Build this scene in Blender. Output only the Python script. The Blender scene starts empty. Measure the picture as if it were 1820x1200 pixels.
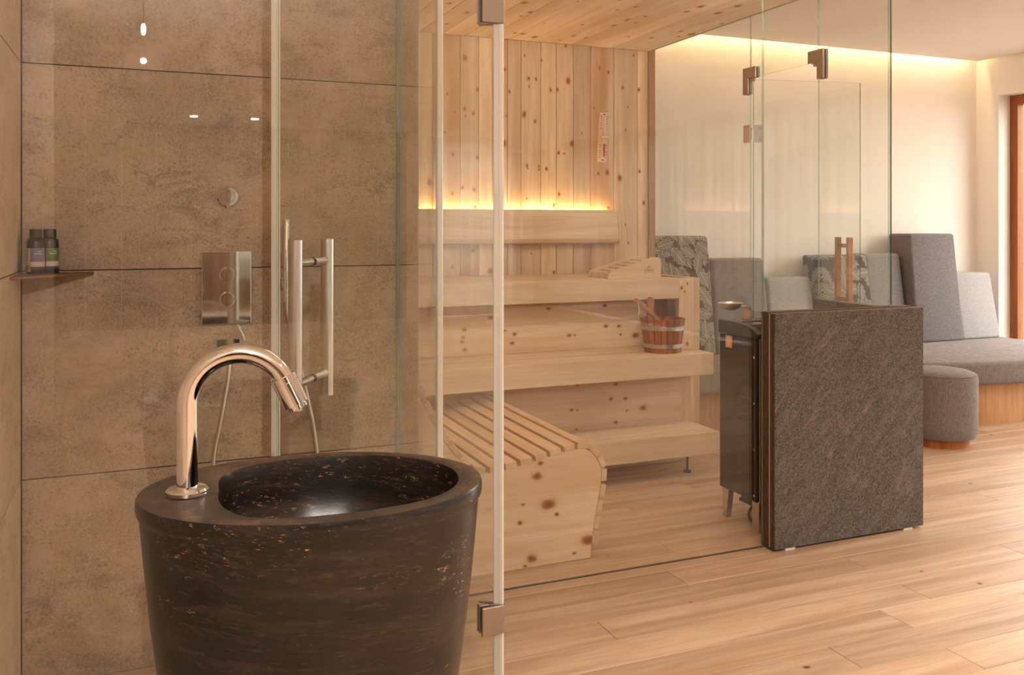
import bpy, bmesh, math, random
from mathutils import Vector, Matrix
random.seed(7)
SC = bpy.context.scene
COL = SC.collection
PI = math.pi

# ------------------------------------------------------------------ camera, world, light, exposure
H = 1.33
cam = bpy.data.cameras.new('camera'); camo = bpy.data.objects.new('camera', cam); COL.objects.link(camo)
camo.location = (0, 0, H)
YAW = math.atan(655 / 1589)
camo.rotation_euler = (PI / 2, 0, -YAW)
cam.sensor_width = 36; cam.lens = 36 * 1589 / 1820
cam.shift_y = -198 / 1820
cam.clip_start = 0.05
SC.camera = camo
SC.view_settings.view_transform = 'Standard'; SC.view_settings.look = 'None'
SC.view_settings.gamma = 1; SC.view_settings.use_curve_mapping = False
SC.view_settings.exposure = 0.74
SC.cycles.max_bounces = 12; SC.cycles.diffuse_bounces = 6; SC.cycles.glossy_bounces = 6
SC.cycles.transmission_bounces = 8; SC.cycles.transparent_max_bounces = 40
SC.cycles.caustics_reflective = False; SC.cycles.caustics_refractive = False
SC.cycles.sample_clamp_indirect = 6.0
SC.cycles.use_denoising = True
world = bpy.data.worlds.new('sky'); SC.world = world; world.use_nodes = True
bg = world.node_tree.nodes['Background']
bg.inputs[0].default_value = (1.0, 0.93, 0.86, 1); bg.inputs[1].default_value = 5.2

def area(name, loc, direction, sx, sy, energy, color, portal=False):
    l = bpy.data.lights.new(name, 'AREA'); l.shape = 'RECTANGLE'; l.size = sx; l.size_y = sy
    l.energy = energy; l.color = color
    o = bpy.data.objects.new(name, l); COL.objects.link(o); o.location = loc
    o.rotation_euler = Vector(direction).to_track_quat('-Z', 'Y').to_euler()
    if portal: l.cycles.is_portal = True
    return o
# daylight enters through the long curtained window and the lounge window of the right-hand wall
XW = 6.457          # window wall
YRW = -8.6          # rear wall
area('window_portal', (XW + .28, 4.05, 1.2), (-1, 0, 0), 2.35, 2.4, 1, (1, 1, 1), True)
area('curtain_window_portal', (XW + .28, -2.6, 1.32), (-1, 0, 0), 9.6, 2.64, 1, (1, 1, 1), True)
area('rear_window_portal', (5.05, YRW - .30, 1.32), (0, 1, 0), 2.3, 2.64, 1, (1, 1, 1), True)
# hidden cove LED strips: lounge ceiling slot (two walls), behind the sauna backrest
LED = (1.0, 0.66, 0.34)
area('cove_led_lounge', (4.6, 5.37, 2.80), (0, .35, -1), 3.5, .02, 8.5, LED)
area('cove_led_window', (XW - .07, 4.0, 2.80), (.35, 0, -1), .02, 2.7, 8, LED)
area('sauna_backrest_led', (2.0, 5.062, 1.405), (0, .45, 1), 1.5, .012, 3.4, (1.0, .62, .27))

# ------------------------------------------------------------------ helpers
FR = {}   # frame position of every object with children
def thing(name, label=None, cat=None, loc=(0, 0, 0), rz=0, group=None, kind=None):
    o = bpy.data.objects.new(name, None); COL.objects.link(o); o.empty_display_size = .1
    o.location = loc; o.rotation_euler = (0, 0, rz)
    if label: o['label'] = label
    if cat: o['category'] = cat
    if group: o['group'] = group
    if kind: o['kind'] = kind
    FR[o.name] = Vector(loc) if rz == 0 else Vector((0, 0, 0))
    return o
def tag(o, label, cat, group=None, kind=None):
    if label: o['label'] = label
    if cat: o['category'] = cat
    if group: o['group'] = group
    if kind: o['kind'] = kind
    return o
def obj(name, geo, mat, parent=None, smooth=False, bevel=0, seg=1, mats=None, matf=None, label=None, kind=None):
    vs, fs = geo
    vs = [Vector(v) for v in vs]
    lo = Vector([min(v[i] for v in vs) for i in range(3)]); hi = Vector([max(v[i] for v in vs) for i in range(3)])
    c = (lo + hi) / 2
    if parent is None: c.z = lo.z
    me = bpy.data.meshes.new(name)
    bm = bmesh.new()
    bv = [bm.verts.new(v - c) for v in vs]
    for f in fs:
        try: bm.faces.new([bv[i] for i in f])
        except ValueError: pass
    bmesh.ops.recalc_face_normals(bm, faces=bm.faces)
    if bevel:
        es = [e for e in bm.edges if len(e.link_faces) == 2 and e.calc_face_angle(0) > .5]
        bmesh.ops.bevel(bm, geom=es, offset=bevel, segments=seg, affect='EDGES', profile=.5)
    bm.to_mesh(me); bm.free()
    me.materials.append(mat)
    for m in (mats or []): me.materials.append(m)
    if matf:
        for p in me.polygons: p.material_index = matf(p)
    if smooth:
        for p in me.polygons: p.use_smooth = True
        me.set_sharp_from_angle(angle=.7)
    o = bpy.data.objects.new(name, me); COL.objects.link(o)
    if parent is not None:
        o.parent = parent; o.location = c - FR[parent.name]
    else: o.location = c
    FR[o.name] = c
    if label: o['label'] = label
    if kind: o['kind'] = kind
    return o
def B(x0, x1, y0, y1, z0, z1):
    v = [(x, y, z) for z in (z0, z1) for y in (y0, y1) for x in (x0, x1)]
    return v, [(0, 2, 3, 1), (4, 5, 7, 6), (0, 1, 5, 4), (2, 6, 7, 3), (0, 4, 6, 2), (1, 3, 7, 5)]
def join(*gs):
    V, F = [], []
    for v, f in gs:
        n = len(V); V += list(v); F += [tuple(i + n for i in q) for q in f]
    return V, F
def prism(poly, axis, a, b):
    """polygon in the two other axes, extruded along axis from a to b"""
    def P(u, w, t): return (t, u, w) if axis == 'x' else (u, t, w) if axis == 'y' else (u, w, t)
    n = len(poly)
    V = [P(u, w, a) for u, w in poly] + [P(u, w, b) for u, w in poly]
    return V, [tuple(range(n)), tuple(range(2 * n - 1, n - 1, -1))] + [(i, (i + 1) % n, n + (i + 1) % n, n + i) for i in range(n)]
def tube(path, r, n=16, closed_ends=True):
    P = [Vector(p) for p in path]; rs = r if isinstance(r, (list, tuple)) else [r] * len(P)
    V, F = [], []
    t0 = (P[1] - P[0]).normalized()
    up = Vector((0, 0, 1)) if abs(t0.z) < .9 else Vector((1, 0, 0))
    u = t0.cross(up).normalized()
    for i, p in enumerate(P):
        t = (P[min(i + 1, len(P) - 1)] - P[max(i - 1, 0)]).normalized()
        u = (u - t * u.dot(t)).normalized(); w = t.cross(u)
        for k in range(n):
            a = 2 * PI * k / n
            V.append(p + (u * math.cos(a) + w * math.sin(a)) * rs[i])
    for i in range(len(P) - 1):
        for k in range(n):
            k2 = (k + 1) % n
            F.append((i * n + k, i * n + k2, (i + 1) * n + k2, (i + 1) * n + k))
    if closed_ends:
        F.append(tuple(range(n))); F.append(tuple((len(P) - 1) * n + k for k in range(n - 1, -1, -1)))
    return V, F
def cyl(a, b, r, n=20): return tube([a, b], r, n)
def lathe(prof, cx, cy, n=32, sx=1, sy=1):
    V, F = [], []
    m = len(prof)
    for r, z in prof:
        for k in range(n):
            a = 2 * PI * k / n; V.append((cx + r * sx * math.cos(a), cy + r * sy * math.sin(a), z))
    for i in range(m - 1):
        for k in range(n):
            k2 = (k + 1) % n
            F.append((i * n + k, i * n + k2, (i + 1) * n + k2, (i + 1) * n + k))
    F.append(tuple(range(n))); F.append(tuple((m - 1) * n + k for k in range(n)))
    return V, F
def xf(geo, M): return [M @ Vector(v) for v in geo[0]], geo[1]
def spline(pts, n=8):
    P = [Vector(p) for p in pts]; out = []
    for i in range(len(P) - 1):
        p0 = P[max(i - 1, 0)]; p1 = P[i]; p2 = P[i + 1]; p3 = P[min(i + 2, len(P) - 1)]
        for k in range(n):
            t = k / n
            out.append(.5 * ((2 * p1) + (p2 - p0) * t + (2 * p0 - 5 * p1 + 4 * p2 - p3) * t * t + (3 * p1 - p0 - 3 * p2 + p3) * t ** 3))
    out.append(P[-1]); return out

# ------------------------------------------------------------------ materials
class MT:
    def __init__(s, name):
        s.m = bpy.data.materials.new(name); s.m.use_nodes = True; s.t = s.m.node_tree; s.t.nodes.clear()
        s.out = s.t.nodes.new('ShaderNodeOutputMaterial')
    def n(s, typ, ins=None, **props):
        k = s.t.nodes.new('ShaderNode' + typ)
        for p, v in props.items(): setattr(k, p, v)
        for i, v in (ins or {}).items():
            if v is None: continue
            if isinstance(v, bpy.types.NodeSocket): s.t.links.new(v, k.inputs[i])
            else: k.inputs[i].default_value = v
        return k
    def math(s, op, a, b=None, c=None, clamp=False):
        k = s.n('Math', {0: a, 1: b, 2: c}, operation=op); k.use_clamp = clamp; return k.outputs[0]
    def vm(s, op, a, b=None):
        k = s.n('VectorMath', {0: a, 1: b}, operation=op)
        return k.outputs['Value'] if op in ('LENGTH', 'DOT_PRODUCT', 'DISTANCE') else k.outputs[0]
    def pos(s): return s.n('NewGeometry').outputs['Position']
    def rnd(s): return s.n('ObjectInfo').outputs['Random']
    def map(s, v, scale=(1, 1, 1), loc=(0, 0, 0), rot=(0, 0, 0)):
        return s.n('Mapping', {'Vector': v, 'Scale': scale, 'Location': loc, 'Rotation': rot}).outputs[0]
    def noise(s, v, scale=1., detail=3., rough=.5, dist=0.):
        return s.n('TexNoise', {'Vector': v, 'Scale': scale, 'Detail': detail, 'Roughness': rough, 'Distortion': dist}).outputs[0]
    def ramp(s, f, stops, interp='LINEAR'):
        k = s.n('ValToRGB', {0: f}); r = k.color_ramp; r.interpolation = interp
        while len(r.elements) < len(stops): r.elements.new(.5)
        for e, (p, c) in zip(r.elements, stops):
            e.position = p; e.color = (*c, 1) if len(c) == 3 else c
        return k.outputs[0]
    def step(s, f, a, b):   # smooth 0..1
        return s.n('MapRange', {0: f, 1: a, 2: b, 3: 0., 4: 1.}, interpolation_type='SMOOTHSTEP').outputs[0]
    def mix(s, f, a, b, mode='MIX'):
        k = s.n('Mix', None, data_type='RGBA', blend_type=mode)
        for i, v in ((0, f), (6, a), (7, b)):
            if isinstance(v, bpy.types.NodeSocket): s.t.links.new(v, k.inputs[i])
            else: k.inputs[i].default_value = v if i == 0 else (*v, 1)
        return k.outputs[2]
    def grey(s, f, lo, hi):
        return s.ramp(f, [(0, (lo,) * 3), (1, (hi,) * 3)])
    def bump(s, h, strength=.3, dist=.01): return s.n('Bump', {'Height': h, 'Strength': strength, 'Distance': dist}).outputs[0]
    def bsdf(s, color, rough=.5, metal=0., normal=None, spec=.5, coat=0., **kw):
        ins = {'Base Color': color if isinstance(color, bpy.types.NodeSocket) else (*color, 1), 'Roughness': rough, 'Metallic': metal,
               'Normal': normal, 'Specular IOR Level': spec, 'Coat Weight': coat, **kw}
        k = s.n('BsdfPrincipled', ins); s.t.links.new(k.outputs[0], s.out.inputs[0]); return s.m
def srgb(r, g, b):
    f = lambda c: (c / 255 / 12.92) if c <= 10 else ((c / 255 + .055) / 1.055) ** 2.4
    return (f(r), f(g), f(b))
def plain(name, c, rough=.5, metal=0., **kw): return MT(name).bsdf(c, rough, metal, **kw)

def wood(name, axis, light, dark, red, knots=None, voro=None, rough=.5, kz='xz', grain=1., streak=.5, kcol=(.20, .075, .028), tint=.16, spec=.3):
    s = MT(name); p = s.pos(); r = s.rnd()
    off = s.vm('ADD', p, s.n('CombineXYZ', {0: s.math('MULTIPLY', r, 31.), 1: s.math('MULTIPLY', r, 17.), 2: s.math('MULTIPLY', r, 23.)}).outputs[0])
    def st(al, ac): return tuple(al if a == axis else ac for a in 'xyz')
    g1 = s.noise(s.map(off, st(.9, 14)), 1., 4., .55, .6)
    g2 = s.noise(s.map(off, st(5, 130)), 1., 4., .65)
    g3 = s.noise(s.map(off, st(.5, 5)), 1., 2., .5)
    rings = s.math('FRACT', s.math('MULTIPLY', s.noise(s.map(off, st(.55, 4.5)), 1., 1., .4), 11.))
    rings = s.math('ABSOLUTE', s.math('SUBTRACT', rings, .5))
    c = s.mix(s.math('MULTIPLY', s.step(g1, .3, .72), grain, clamp=True), light, dark)
    c = s.mix(s.math('MULTIPLY', s.step(rings, .28, .5), .30 * grain, clamp=True), c, dark)
    c = s.mix(s.math('MULTIPLY', s.step(g3, .50, .68), streak, clamp=True), c, red)
    c = s.mix(s.math('MULTIPLY', s.step(g2, .45, .75), .45 * grain, clamp=True), c, tuple(x * .86 for x in dark))
    v = s.math('ADD', s.math('MULTIPLY', r, tint * 2), 1 - tint * 1.2)
    c = s.mix(1., c, s.n('CombineColor', {0: v, 1: v, 2: v}).outputs[0], 'MULTIPLY')
    wp = s.vm('ADD', p, s.vm('MULTIPLY', s.vm('SUBTRACT', s.n('TexNoise', {'Vector': p, 'Scale': 38., 'Detail': 1.}).outputs[1], (.5, .5, .5)), (.012, .012, .012)))
    d = None
    for kn in (knots or []):
        x, z, q = kn[:3]
        R = {1: .007, 2: .0115, 3: .019, 4: .027}[q]
        ra, rc = R * 1.25, R * .85
        sx, sz = (1 / ra, 1 / rc) if axis == 'x' else (1 / rc, 1 / ra)
        l = s.vm('LENGTH', s.map(wp, (sx, 0, sz), (-x * sx, 0, -z * sz)))
        d = l if d is None else s.math('MINIMUM', d, l)
    if voro:
        sc, frac, size = voro
        xyz = s.n('SeparateXYZ', {0: s.vm('ADD', wp, s.vm('SUBTRACT', off, p))}).outputs
        i0, i1 = 'xyz'.index(kz[0]), 'xyz'.index(kz[1])
        f0, f1 = (sc * .6 if kz[0] == axis else sc), (sc * .6 if kz[1] == axis else sc)
        vo = s.n('TexVoronoi', {'Vector': s.n('CombineXYZ', {0: s.math('MULTIPLY', xyz[i0], f0), 1: s.math('MULTIPLY', xyz[i1], f1)}).outputs[0], 'Scale': 1., 'Randomness': 1.}, voronoi_dimensions='2D')
        cr = s.n('SeparateColor', {0: vo.outputs['Color']}).outputs
        siz = s.math('MULTIPLY', s.math('MULTIPLY', s.math('GREATER_THAN', cr[0], 1 - frac), s.math('ADD', cr[1], .35)), size * sc)
        l = s.math('DIVIDE', vo.outputs['Distance'], s.math('ADD', siz, .0005))
        d = l if d is None else s.math('MINIMUM', d, l)
    if d is not None:
        c = s.mix(s.math('MULTIPLY', s.math('SUBTRACT', 1., s.step(d, .8, 2.0)), .40), c, red)
        c = s.mix(s.math('SUBTRACT', 1., s.step(d, .55, 1.15)), c, tuple(x * 1.8 for x in kcol))
        c = s.mix(s.math('SUBTRACT', 1., s.step(d, .1, .75)), c, kcol)
    s.bsdf(c, rough, normal=s.bump(g2, .12, .002), spec=spec)
    return s.m

K_BACK = [(2.051,2.292,2),(2.083,2.156,2),(2.182,2.388,1),(2.209,2.247,2),(2.259,2.246,2),(2.211,2.195,1),(2.298,2.367,1),(2.359,2.186,2),(2.408,2.189,2),(2.463,2.468,2),(2.483,2.248,3),(2.18,2.022,3),(2.252,1.981,2),(2.042,2.006,1),(2.063,2.007,1),(2.048,1.838,3),(2.199,1.707,2),(2.203,1.688,1),(2.282,1.702,1),(2.28,1.682,1),(2.333,1.689,2),(2.415,1.791,2),(2.509,1.854,3),(2.454,1.787,1),(2.58,1.92,1),(2.667,2.085,1),(2.707,2.345,2),(2.769,2.322,2),(2.875,2.229,2),(2.914,2.104,1),(2.896,1.955,1),(2.954,2.442,1),(2.995,2.221,2),(2.697,1.668,2),(2.761,1.675,3),(2.854,1.641,3),(3.001,1.687,2),(3.032,1.482,2),(2.417,1.532,2),(2.381,1.461,2),(2.196,1.502,1),(2.771,1.446,2),(1.79,2.343,3),(1.871,2.158,2),(1.79,2.038,2),(1.796,1.993,1),(1.847,2.012,2),(1.713,1.761,2),(1.871,1.744,2),(1.775,1.563,2),(1.849,1.552,2),(1.712,1.524,2),(1.855,1.445,2),(1.569,1.593,3),(1.727,2.014,1),(1.68,2.122,1),(1.664,1.89,1),(1.844,1.183,2),(1.955,1.056,3),(2.229,1.159,1),(2.383,1.037,2),(2.897,1.339,1),(2.917,1.219,1),(1.713,1.084,2)]
K_RISER = [(2.074,0.873,2),(2.425,0.878,2),(2.433,0.761,2),(2.517,0.758,2),(2.628,0.7,3),(2.529,0.708,1),(2.201,0.72,2),(2.234,0.718,1),(1.87,0.741,2),(1.856,0.693,2),(1.814,0.763,1),(1.731,0.837,2),(1.58,0.776,2),(1.573,0.738,2),(1.57,0.714,2),(1.583,0.67,2)]
K_RISER2 = [(2.393,0.465,2),(2.156,0.474,1),(2.362,0.386,2),(2.45,0.382,2),(2.565,0.321,3),(2.122,0.344,2),(2.156,0.341,1),(2.391,0.256,2),(2.153,0.237,1),(2.461,0.314,1)]
K_LOUNGER = [(1.434,0.401,2),(1.42,0.353,3),(1.469,0.238,4),(1.361,0.25,1),(1.348,0.181,2),(1.398,0.036,3),(1.583,0.029,1),(1.644,0.074,4),(1.37,0.009,1),(1.505,0.195,1)]
K_POST = [(2.887,0.971,2),(2.926,0.996,1),(2.924,0.646,2),(2.887,0.679,1),(2.908,0.949,1)]

PL, PD, PR = srgb(228, 206, 178), srgb(204, 172, 138), srgb(190, 142, 98)
AL, AD, AR = srgb(222, 202, 176), srgb(204, 178, 148), srgb(204, 172, 138)
M_PINEWALL = wood('pine_boards_wall', 'z', PL, PD, PR, K_BACK, streak=.85, tint=.24)
M_PINEV = wood('pine_boards_plain', 'z', PL, PD, PR, voro=(5, .5, .014), kz='yz')
M_PINECEIL = wood('pine_boards_ceiling', 'y', srgb(238, 222, 200), srgb(222, 197, 168), PR, voro=(9, .42, .014), kz='xy', streak=.4, tint=.1)
M_RISER = wood('pine_riser', 'x', PL, srgb(210, 178, 144), PR, K_RISER + K_RISER2, streak=.35)
M_LOUNGER = wood('pine_lounger_side', 'x', PL, srgb(210, 178, 144), PR, K_LOUNGER, streak=.3)
M_POST = wood('pine_post', 'z', PL, srgb(210, 178, 144), PR, K_POST, streak=.3)
M_BENCH = wood('aspen_bench', 'x', AL, AD, AR, streak=.35, tint=.05)
M_SLATY = wood('aspen_slat_lounger', 'y', srgb(222, 196, 164), srgb(202, 168, 132), srgb(198, 158, 118), streak=.4, tint=.08)
M_BUCKET = wood('bucket_wood', 'z', srgb(176, 106, 58), srgb(138, 74, 36), srgb(120, 62, 30), streak=.6, tint=.22)
M_LADLE = wood('ladle_wood', 'x', srgb(196, 146, 98), srgb(166, 112, 68), srgb(160, 108, 66))
M_OAK = wood('oak_plank', 'x', srgb(206, 178, 150), srgb(172, 140, 112), srgb(182, 144, 110), voro=(3.6, .4, .009), kz='xy', rough=.42, streak=.5, tint=.10, kcol=(.10, .05, .025), spec=.4)
M_OAKBASE = wood('oak_veneer', 'z', srgb(192, 148, 104), srgb(160, 114, 74), srgb(170, 120, 78), streak=.5)
M_WALNUT = wood('dark_walnut_panel', 'z', srgb(104, 76, 54), srgb(78, 54, 38), srgb(94, 62, 42))
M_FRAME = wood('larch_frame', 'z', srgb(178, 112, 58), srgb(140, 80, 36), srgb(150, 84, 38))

def tilemat(name, lo, hi):
    s = MT(name); p = s.pos(); r = s.rnd()
    p2 = s.vm('ADD', p, s.n('CombineXYZ', {0: s.math('MULTIPLY', r, 9.), 2: s.math('MULTIPLY', r, 5.)}).outputs[0])
    a = s.noise(p2, 2.4, 7., .62, .5)
    b = s.noise(s.map(p2, (6, 6, 10)), 1., 8., .75, .4)
    sp = s.noise(p2, 130., 6., .8)
    c = s.mix(s.step(a, .36, .64), lo, hi)
    c = s.mix(s.math('MULTIPLY', s.step(b, .50, .70),   .68), c, tuple(x * .60 for x in lo))
    c = s.mix(s.math('MULTIPLY', s.step(s.math('SUBTRACT', 1., b), .52, .72), .4), c, tuple(min(1, x * 1.2) for x in hi))
    c = s.mix(s.math('MULTIPLY', s.math('MULTIPLY', s.step(sp, .50, .64), s.step(b, .34, .58)), .85), c, tuple(x * .45 for x in lo))
    c = s.mix(s.math('MULTIPLY', s.step(s.math('SUBTRACT', 1., sp), .53, .66), .45), c, tuple(min(1, x * 1.35) for x in hi))
    return s.bsdf(c, .5, normal=s.bump(sp, .08, .002), spec=.35)
M_TILE = tilemat('concrete_look_tile', srgb(156, 135, 116), srgb(182, 161, 140))
M_TILEL = tilemat('concrete_look_tile_window_lit', srgb(206, 188, 166), srgb(220, 203, 182))  # left-wall tile: window light it misses is put into the paler colour
M_GROUT = plain('dark_grout', srgb(84, 62, 46), .9)
def plaster(name, c):
    s = MT(name); n = s.noise(s.pos(), 3., 4., .6)
    return s.bsdf(s.mix(n, tuple(x * .96 for x in c), c), .85, normal=s.bump(s.noise(s.pos(), 60., 3.), .05, .002), spec=.2)
M_WHITE = plaster('white_plaster', (.80, .77, .73))
M_BROWNWALL = plaster('brown_plaster', (.20, .145, .105))
M_CEIL = plaster('ceiling_plaster', (.82, .78, .74))

def stonemat():
    s = MT('flamed_slate'); p = s.pos()
    a = s.noise(s.map(s.map(p, rot=(0, .6, 0)), (1, 1, 1)), 120., 8., .75, .4)
    b = s.noise(p, 7., 5., .65, .5)
    f = s.noise(s.map(s.map(p, rot=(0, .75, 0)), (60, 60, 220)), 1., 5., .75)
    vn = s.noise(s.map(s.map(p, rot=(0, .85, 0)), (1.1, 1, 5)), 1., 4., .6, .3)
    fk = s.noise(s.map(s.map(p, rot=(0, .75, 0)), (7, 7, 26)), 1., 7., .7, .3)
    vein = s.math('SUBTRACT', 1., s.step(s.math('ABSOLUTE', s.math('SUBTRACT', vn, .55)), 0., .010))
    c = s.mix(s.step(a, .34, .68), srgb(70, 66, 61), srgb(146, 138, 129))
    c = s.mix(s.math('MULTIPLY', s.step(fk, .50, .66), .42), c, srgb(150, 142, 132))
    c = s.mix(s.math('MULTIPLY', s.step(s.math('SUBTRACT', 1., fk), .52, .68), .42), c, srgb(58, 54, 49))
    c = s.mix(s.math('MULTIPLY', s.step(f, .55, .72), .55), c, srgb(196, 184, 170))
    c = s.mix(s.math('MULTIPLY', s.math('MULTIPLY', vein, s.step(b, .42, .6)), .45), c, srgb(176, 164, 150))
    h = s.math('ADD', a, s.math('ADD', s.math('MULTIPLY', f, .9), s.math('MULTIPLY', s.step(s.noise(s.map(s.map(p, rot=(0, .7, 0)), (14, 14, 30)), 1., 6., .7), .40, .60), .9)))
    return s.bsdf(c, .5, normal=s.bump(h, .9, .010), spec=.4)
M_STONE = stonemat()
M_STONEEDGE = (lambda s: s.bsdf(s.ramp(s.noise(s.pos(), 60., 4., .6), [(.3, srgb(58, 42, 30)), (.7, srgb(96, 72, 52))]), .5))(MT('stone_sawn_edge'))

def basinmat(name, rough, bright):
    s = MT(name); p = s.pos()
    wv = s.vm('ADD', p, s.n('CombineXYZ', {2: s.math('MULTIPLY', s.noise(p, 4., 2.), .035)}).outputs[0])
    tl = s.map(wv, (1, 1, 1), rot=(.0, -.10, 0))
    a = s.noise(s.map(tl, (5, 5, 34)), 1., 8., .72, .15)
    b = s.noise(s.map(tl, (22, 22, 130)), 1., 6., .75, .1)
    fl = s.noise(s.map(tl, (60, 60, 190)), 1., 5., .8)
    reg = s.noise(s.map(tl, (3.5, 3.5, 12)), 1., 3., .6)
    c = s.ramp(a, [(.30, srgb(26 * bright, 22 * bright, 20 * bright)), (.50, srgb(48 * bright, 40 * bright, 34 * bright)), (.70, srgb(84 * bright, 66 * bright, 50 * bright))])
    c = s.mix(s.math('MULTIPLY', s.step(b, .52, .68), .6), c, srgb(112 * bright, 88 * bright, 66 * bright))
    c = s.mix(s.math('MULTIPLY', s.step(fl, .58, .68), s.step(reg, .46, .60)), c, srgb(176, 132, 94))
    return s.bsdf(c, rough, normal=s.bump(s.noise(p, 150., 3., .6), .05, .002), spec=.42)
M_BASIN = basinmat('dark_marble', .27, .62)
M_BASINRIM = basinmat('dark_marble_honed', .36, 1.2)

M_CHROME = plain('chrome', (.82, .80, .78), .05, 1.)
M_STEEL = (lambda s: s.bsdf((.62, .58, .54), .28, 1., normal=s.bump(s.noise(s.map(s.pos(), (6, 6, 400)), 1., 2.), .03, .001)))(MT('brushed_steel'))
M_HINGE = plain('satin_hinge_metal', (.40, .345, .30), .36, 1.)
M_GALV = (lambda s: s.bsdf(s.ramp(s.noise(s.pos(), 40., 3.), [(.3, (.42, .42, .42)), (.7, (.62, .62, .61))]), .38, .9))(MT('galvanised_band'))
M_BLACKGLOSS = plain('black_glass_panel', srgb(22, 15, 11), .045, spec=.25)
M_BLACKCAP = plain('black_cap', srgb(40, 32, 27), .4)
M_BLACK = plain('black_rubber', (.012, .011, .010), .5)
M_DARK = plain('dark_gap', (.03, .022, .016), .8)
M_PINKTAG = plain('copper_label', srgb(205, 150, 105), .4)
M_TAGINK = plain('label_ink', srgb(238, 214, 180), .5)
M_PRINT = plain('burnt_lettering', srgb(70, 45, 26), .7)
M_SEAL = (lambda s: s.bsdf((.72, .70, .64), .25, spec=.6, **{'Transmission Weight': .0}))(MT('clear_vinyl_seal'))

def glassmat(name, tint):
    s = MT(name); g = s.n('NewGeometry')
    cs = s.math('ABSOLUTE', s.vm('DOT_PRODUCT', g.outputs['Normal'], g.outputs['Incoming']))
    fr = s.math('ADD', s.math('MULTIPLY', s.math('POWER', s.math('SUBTRACT', 1., cs, clamp=True), 5.), .96), .04)
    tr = s.n('BsdfTransparent', {0: (*tint, 1)}); gl = s.n('BsdfGlossy', {'Color': (1, 1, 1, 1), 'Roughness': 0.})
    mx = s.n('MixShader', {0: fr, 1: tr.outputs[0], 2: gl.outputs[0]})
    s.t.links.new(mx.outputs[0], s.out.inputs[0]); return s.m
M_GLASS = glassmat('clear_glass', (.975, .985, .975))
def edgemat(name, c, f=.55):
    s = MT(name); tr = s.n('BsdfTransparent', {0: (.85, .93, .89, 1)})
    k = s.n('BsdfPrincipled', {'Base Color': (*c, 1), 'Roughness': .15})
    mx = s.n('MixShader', {0: f, 1: tr.outputs[0], 2: k.outputs[0]})
    s.t.links.new(mx.outputs[0], s.out.inputs[0]); return s.m
M_EDGE = edgemat('green_glass_edge', srgb(166, 176, 160), .45)
M_EDGED = edgemat('dark_green_glass_edge', srgb(38, 66, 56), .85)
def curtainmat():
    s = MT('sheer_curtain'); c = (.34, .315, .285, 1)
    tr = s.n('BsdfTransparent', {0: (1, 1, 1, 1)}); tl = s.n('BsdfTranslucent', {0: c}); df = s.n('BsdfDiffuse', {0: c})
    a = s.n('MixShader', {0: .4, 1: tl.outputs[0], 2: df.outputs[0]})
    b = s.n('MixShader', {0: .95, 1: tr.outputs[0], 2: a.outputs[0]})
    s.t.links.new(b.outputs[0], s.out.inputs[0]); return s.m
M_CURTAIN = curtainmat()
def emit(name, c, st):
    s = MT(name); e = s.n('Emission', {0: (*c, 1), 1: st}); s.t.links.new(e.outputs[0], s.out.inputs[0]); return s.m
M_LAMP = emit('lamp_glow', (1, .84, .62), 70)

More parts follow.
